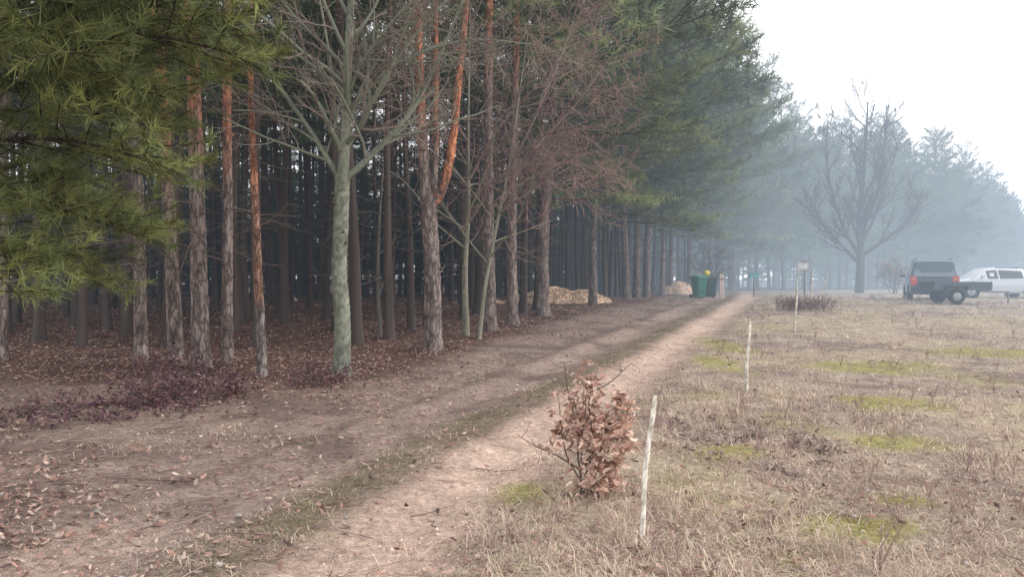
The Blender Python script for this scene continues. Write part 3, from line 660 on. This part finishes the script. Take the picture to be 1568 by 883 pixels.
# ------------------------------------------------------------------ wheelie bins
def wheelie(x,y,rz,body,lid,name):
    mb=MB()
    lev=[(.0,.20,.24),(.05,.22,.26),(.55,.25,.30),(.88,.275,.345),(.90,.30,.37),(.955,.30,.37)]
    V=[]
    for z,a,b in lev:
        ch=.045
        V+=[(-a+ch,-b,z+.06),(a-ch,-b,z+.06),(a,-b+ch,z+.06),(a,b-ch,z+.06),(a-ch,b,z+.06),(-a+ch,b,z+.06),(-a,b-ch,z+.06),(-a,-b+ch,z+.06)]
    V=np.array(V); n=8; i=np.arange(len(lev)-1)[:,None]*n; j=np.arange(n)[None,:]; k=(j+1)%n
    mb.addm(V,[np.stack([i+j,i+k,i+n+k,i+n+j],-1).reshape(-1,4),np.arange(8)[None,::-1],(np.arange(8)+(len(lev)-1)*n)[None,:]],body,0)
    for xx in(-.12,0,.12): box(mb,(xx,-.292,.5),(.03,.02,.5),np.array(body)*.85)
    Lz=1.02
    V=[]
    for z,a,b,o in((Lz,.31,.38,0),(Lz+.035,.31,.38,0),(Lz+.09,.25,.31,.02),(Lz+.10,.15,.2,.02)):
        V+=[(-a+.04,-b+o,z),(a-.04,-b+o,z),(a,-b+.04+o,z),(a,b-.04,z),(a-.04,b,z),(-a+.04,b,z),(-a,b-.04,z),(-a,-b+.04+o,z)]
    V=np.array(V); i=np.arange(3)[:,None]*n
    mb.addm(V,[np.stack([i+j,i+k,i+n+k,i+n+j],-1).reshape(-1,4),np.arange(8)[None,::-1],(np.arange(8)+24)[None,:]],lid,0)
    tube(mb,[(-.25,.42,1.0),(.25,.42,1.0)],.018,8,body,0,cap=True)
    for s in(-1,1):
        box(mb,(s*.22,.39,.97),(.03,.08,.05),body)
        tube(mb,[(s*.25,.27,.1),(s*.30,.27,.1)],.1,16,(.02,.02,.02),1,cap=True)
    obj(name,mb.mesh(name,[M_plast,M_rub]),(x,y,Hf(x,y)),rz)
wheelie(9.15,37.6,.35,(.03,.17,.105),(.04,.20,.12),'wheelie_bin')
wheelie(9.95,38.6,.1,(.025,.06,.055),(.05,.06,.05),'wheelie_bin')
mb=MB(); rng=rs(5)
tube(mb,[(0,0,0),(0,0,.08),(0,0,.2),(0,0,.27)],[.12,.17,.15,.04],10,(.75,.58,.06),0,.25,rng,cap=True)
obj('yellow_bag',mb.mesh('yellow_bag',[M_plast]),(9.75,38.5,Hf(9.8,38.5)+1.12))
mb=MB(); box(mb,(0,0,.62),(.16,.04,1.28),(.62,.48,.40)); box(mb,(.11,.05,.6),(.09,.04,1.2),(.66,.56,.5)); box(mb,(.04,-.028,1.0),(.22,.016,.05),(.2,.14,.1))
o=obj('wooden_board',mb.mesh('board',[M_wood]),(10.3,37.7,Hf(10.2,38)-.02)); o.rotation_euler=(.08,-.06,.1)

# ------------------------------------------------------------------ signs
mb=MB(); tube(mb,[(0,0,-.1),(0,0,1.0)],.035,8,(.2,.16,.12),0,cap=True)
box(mb,(0,0,1.13),(.46,.05,.28),(.02,.32,.36),1); box(mb,(0,-.03,1.27),(.5,.02,.03),(.3,.42,.42),1); box(mb,(0,-.029,1.12),(.3,.008,.04),(.5,.6,.6),1); box(mb,(0,-.029,1.05),(.36,.008,.02),(.5,.6,.6),1)
obj('information_sign',mb.mesh('sign',[M_wood,M_plast]),(12.6,40,Hf(12.6,40)))
mb=MB(); tube(mb,[(0,0,-.1),(0,0,1.95)],.05,8,(.22,.18,.15),0,cap=True)
box(mb,(-.12,-.07,1.6),(.62,.04,.40),(.55,.50,.46)); box(mb,(-.12,-.095,1.6),(.46,.01,.26),(.7,.68,.65)); box(mb,(.08,-.05,1.86),(.5,.22,.035),(.3,.24,.2)); box(mb,(.1,-.06,1.33),(.3,.04,.1),(.3,.25,.2))
obj('wooden_sign',mb.mesh('sign2',[M_wood]),(16.0,42,Hf(16,42)))

# ------------------------------------------------------------------ vehicles
def wheel(mb,x,y,r,w,side):
    tube(mb,[(x-w/2,y,r),(x-w/2+.02,y,r),(x+w/2-.02,y,r),(x+w/2,y,r)],[r*.93,r,r,r*.93],22,(.018,.018,.02),2,cap=True)
    s=x+side*(w/2+.003); tube(mb,[(s-side*.02,y,r),(s+side*.008,y,r)],[r*.62,r*.55],16,(.35,.35,.36),0,cap=True)
    tube(mb,[(s,y,r),(s+side*.02,y,r)],[r*.15,r*.12],8,(.1,.1,.1),2,cap=True)
def car(name,st,zb,paint,wy,wr,loc,rz,win_rear=0,win_side=(1,2,3),win_front=4,glass=(.03,.04,.045)):
    mb=MB(); S=[]
    for (y,zbelt,zt,w,wt) in st:
        zm=zb+(zbelt-zb)*.55; tall=zt-zbelt>.2
        S.append([(-w*.9,y,zb),(-w,y,zb+.1),(-w*1.02,y,zm),(-w*.97,y,zbelt),(-wt,y,zt-(.10 if tall else .015)),(-wt*.9,y,zt-(.03 if tall else .005)),(-wt*.6,y,zt),(wt*.6,y,zt),(wt*.9,y,zt-(.03 if tall else .005)),(wt,y,zt-(.10 if tall else .015)),(w*.97,y,zbelt),(w*1.02,y,zm),(w,y,zb+.1),(w*.9,y,zb)])
    S=np.array(S); N=len(S); n=14; V=S.reshape(-1,3); i=np.arange(N-1)[:,None]*n; j=np.arange(n)[None,:]; k=(j+1)%n
    mb.addm(V,[np.stack([i+j,i+k,i+n+k,i+n+j],-1).reshape(-1,4)[:, ::-1],np.arange(n)[None,:],(np.arange(n)+(N-1)*n)[None,::-1]],paint,0,False)
    def panel(q,ins,off,col,m):
        q=np.array(q,float); c=q.mean(0); nn=nrm(np.cross(q[1]-q[0],q[3]-q[0]))
        if np.dot(nn,c-np.array([0,st[len(st)//2][0],.9]))<0: nn=-nn
        a=q+(c-q)*ins; V=np.vstack([a+nn*off,a-nn*.02]); mb.add(V,[[0,1,2,3],[0,4,5,1],[1,5,6,2],[2,6,7,3],[3,7,4,0]],col,m)
    a=S[win_rear];b=S[win_rear+1]; panel([a[3],a[10],b[9],b[4]],.08,.02,glass,1)
    a=S[win_front];b=S[win_front+1]; panel([a[4],a[9],b[10],b[3]],.08,.02,glass,1)
    for w in win_side:
        a=S[w];b=S[w+1]
        panel([a[3],b[3],b[4],a[4]],.09,.006,glass,1); panel([a[10],b[10],b[9],a[9]],.09,.006,glass,1)
    w0=st[0][3]; zt0=st[0][1]
    box(mb,(0,-.05,zb+.17),(w0*2.04,.16,.22),np.array(paint)*.55+.01,3)
    box(mb,(0,-.012,zb+.45),(.52,.02,.11),(.7,.7,.66),3)
    box(mb,(0,-.02,zt0-.02),(.9,.03,.03),(.02,.02,.02),3)
    for s in(-1,1):
        box(mb,(s*(w0-.1),-.012,zt0-.14),(.24,.05,.36),(.62,.015,.015),4)
        box(mb,(s*(w0-.1),-.04,zt0-.06),(.12,.012,.08),(.6,.25,.1),4)
        box(mb,(s*(st[-2][3]*.8),st[-1][0]-.08,st[-1][2]-.08),(.3,.2,.14),(.7,.7,.72),4)
        box(mb,(s*(st[4][3]+.1),st[4][0]+.25,st[4][1]+.1),(.2,.1,.14),paint,0)
        for y in wy:
            wx=s*(st[2][3]-.1); tube(mb,[(s*(st[2][3]+.002),y,wr),(s*(st[2][3]+.016),y,wr)],[wr*1.2,wr*1.18],22,(.012,.012,.012),2,cap=True); wheel(mb,wx+s*.03,y,wr,.2,s)
    box(mb,(0,st[-1][0]-.02,zb+.15),(st[-1][3]*2.1,.14,.2),np.array(paint)*.55+.01,3)
    for s in(-1,1): tube(mb,[(s*st[2][4]*.86,st[1][0]+.15,st[2][2]-.03),(s*st[2][4]*.86,st[1][0]+.2,st[2][2]+.04),(s*st[2][4]*.86,st[3][0],st[2][2]+.04),(s*st[2][4]*.86,st[3][0]+.05,st[2][2]-.03)],.014,6,(.05,.05,.05),3)
    obj(name,mb.mesh(name,[M_paint,M_glass,M_rub,M_plast,M_lamp]),(loc[0],loc[1],Hf(*loc)),rz)
mv=[(0,1.0,1.03,.87,.82),(.26,1.04,1.66,.91,.74),(1.3,1.02,1.74,.93,.76),(2.3,.99,1.74,.93,.76),(3.0,.97,1.64,.92,.74),(3.75,.96,1.02,.90,.74),(4.45,.82,.86,.84,.7),(4.62,.6,.64,.76,.66)]
car('minivan',mv,.28,(.02,.06,.095),(.85,3.65),.32,(17.5,31.8),-.42,glass=(.13,.17,.20))
sd=[(0,.84,.88,.82,.76),(.55,.9,.96,.86,.72),(1.1,.9,1.36,.87,.6),(2.2,.88,1.42,.88,.6),(2.7,.88,1.38,.88,.6),(3.4,.87,.92,.87,.7),(4.2,.74,.78,.82,.7),(4.35,.55,.6,.74,.65)]
car('white_car',sd,.24,(.62,.63,.66),(.8,3.4),.31,(24.5,35.6),1.45,win_rear=1,win_side=(2,3),win_front=4)
mb=MB(); pc=(.06,.085,.105)
box(mb,(0,0,.56),(2.1,1.3,.05),pc)
for s in(-1,1): box(mb,(0,s*.65,.72),(2.1,.03,.26),pc); box(mb,(s*1.05,0,.72),(.03,1.27,.26),pc); 
for s in(-1,1):
    for q in(-1.0,-.33,.33,1.0): box(mb,(q,s*.675,.71),(.05,.022,.32),np.array(pc)*1.6)
    box(mb,(-.3,s*.77,.70),(.8,.2,.03),(.04,.04,.04)); box(mb,(-.68,s*.77,.62),(.03,.2,.16),(.04,.04,.04)); box(mb,(.08,s*.77,.62),(.03,.2,.16),(.04,.04,.04))
    tube(mb,[(-.3,s*.69,.3),(-.3,s*.71,.3),(-.3,s*.83,.3),(-.3,s*.85,.3)],[.27,.3,.3,.27],20,(.02,.02,.02),1,cap=True)
    tube(mb,[(-.3,s*.84,.3),(-.3,s*.86,.3)],[.17,.15],14,(.3,.3,.3),0,cap=True)
tube(mb,[(-.3,-.75,.3),(-.3,.75,.3)],.03,8,(.05,.05,.05),0); tube(mb,[(1.0,.4,.5),(2.0,0,.46)],.03,6,(.1,.1,.1),0); tube(mb,[(1.0,-.4,.5),(2.0,0,.46)],.03,6,(.1,.1,.1),0); tube(mb,[(1.95,0,.46),(1.95,0,.02)],.03,8,(.2,.2,.2),0,cap=True)
obj('car_trailer',mb.mesh('trailer',[M_plast,M_rub]),(17.25,29.9,Hf(17.25,29.9)),-.1)

# ------------------------------------------------------------------ light
w=bpy.data.worlds.new('World'); scene.world=w; w.use_nodes=True; N=w.node_tree.nodes; L=w.node_tree.links
sky=N.new('ShaderNodeTexSky'); sky.sky_type='NISHITA'; sky.sun_disc=False; sky.sun_elevation=math.radians(38); sky.sun_rotation=math.radians(95); sky.dust_density=6; sky.air_density=1.5
hs=N.new('ShaderNodeHueSaturation'); hs.inputs['Saturation'].default_value=.35; L.new(sky.outputs[0],hs.inputs['Color'])
mx=N.new('ShaderNodeMixRGB'); mx.inputs[0].default_value=.75; mx.inputs[2].default_value=(13.2,13.3,13.8,1); L.new(hs.outputs[0],mx.inputs[1])
L.new(mx.outputs[0],N['Background'].inputs['Color']); N['Background'].inputs['Strength'].default_value=.15
sl=bpy.data.lights.new('sun','SUN'); sl.energy=1.5; sl.angle=math.radians(20); sl.color=(1,.96,.92)
so=bpy.data.objects.new('sun',sl); COLL.objects.link(so)
az,el=math.radians(95),math.radians(38)
from mathutils import Vector
so.rotation_euler=Vector((math.sin(az)*math.cos(el),math.cos(az)*math.cos(el),math.sin(el))).to_track_quat('Z','Y').to_euler()
cam=bpy.data.cameras.new('camera'); co=bpy.data.objects.new('camera',cam); COLL.objects.link(co)
cam.lens=27; cam.sensor_width=36; cam.clip_end=1500; cam.clip_start=.05
co.location=(0,0,1.6); co.rotation_euler=(math.radians(90-.8),0,0); scene.camera=co
scene.view_settings.view_transform='Standard'
print('done',time.time()-T0)
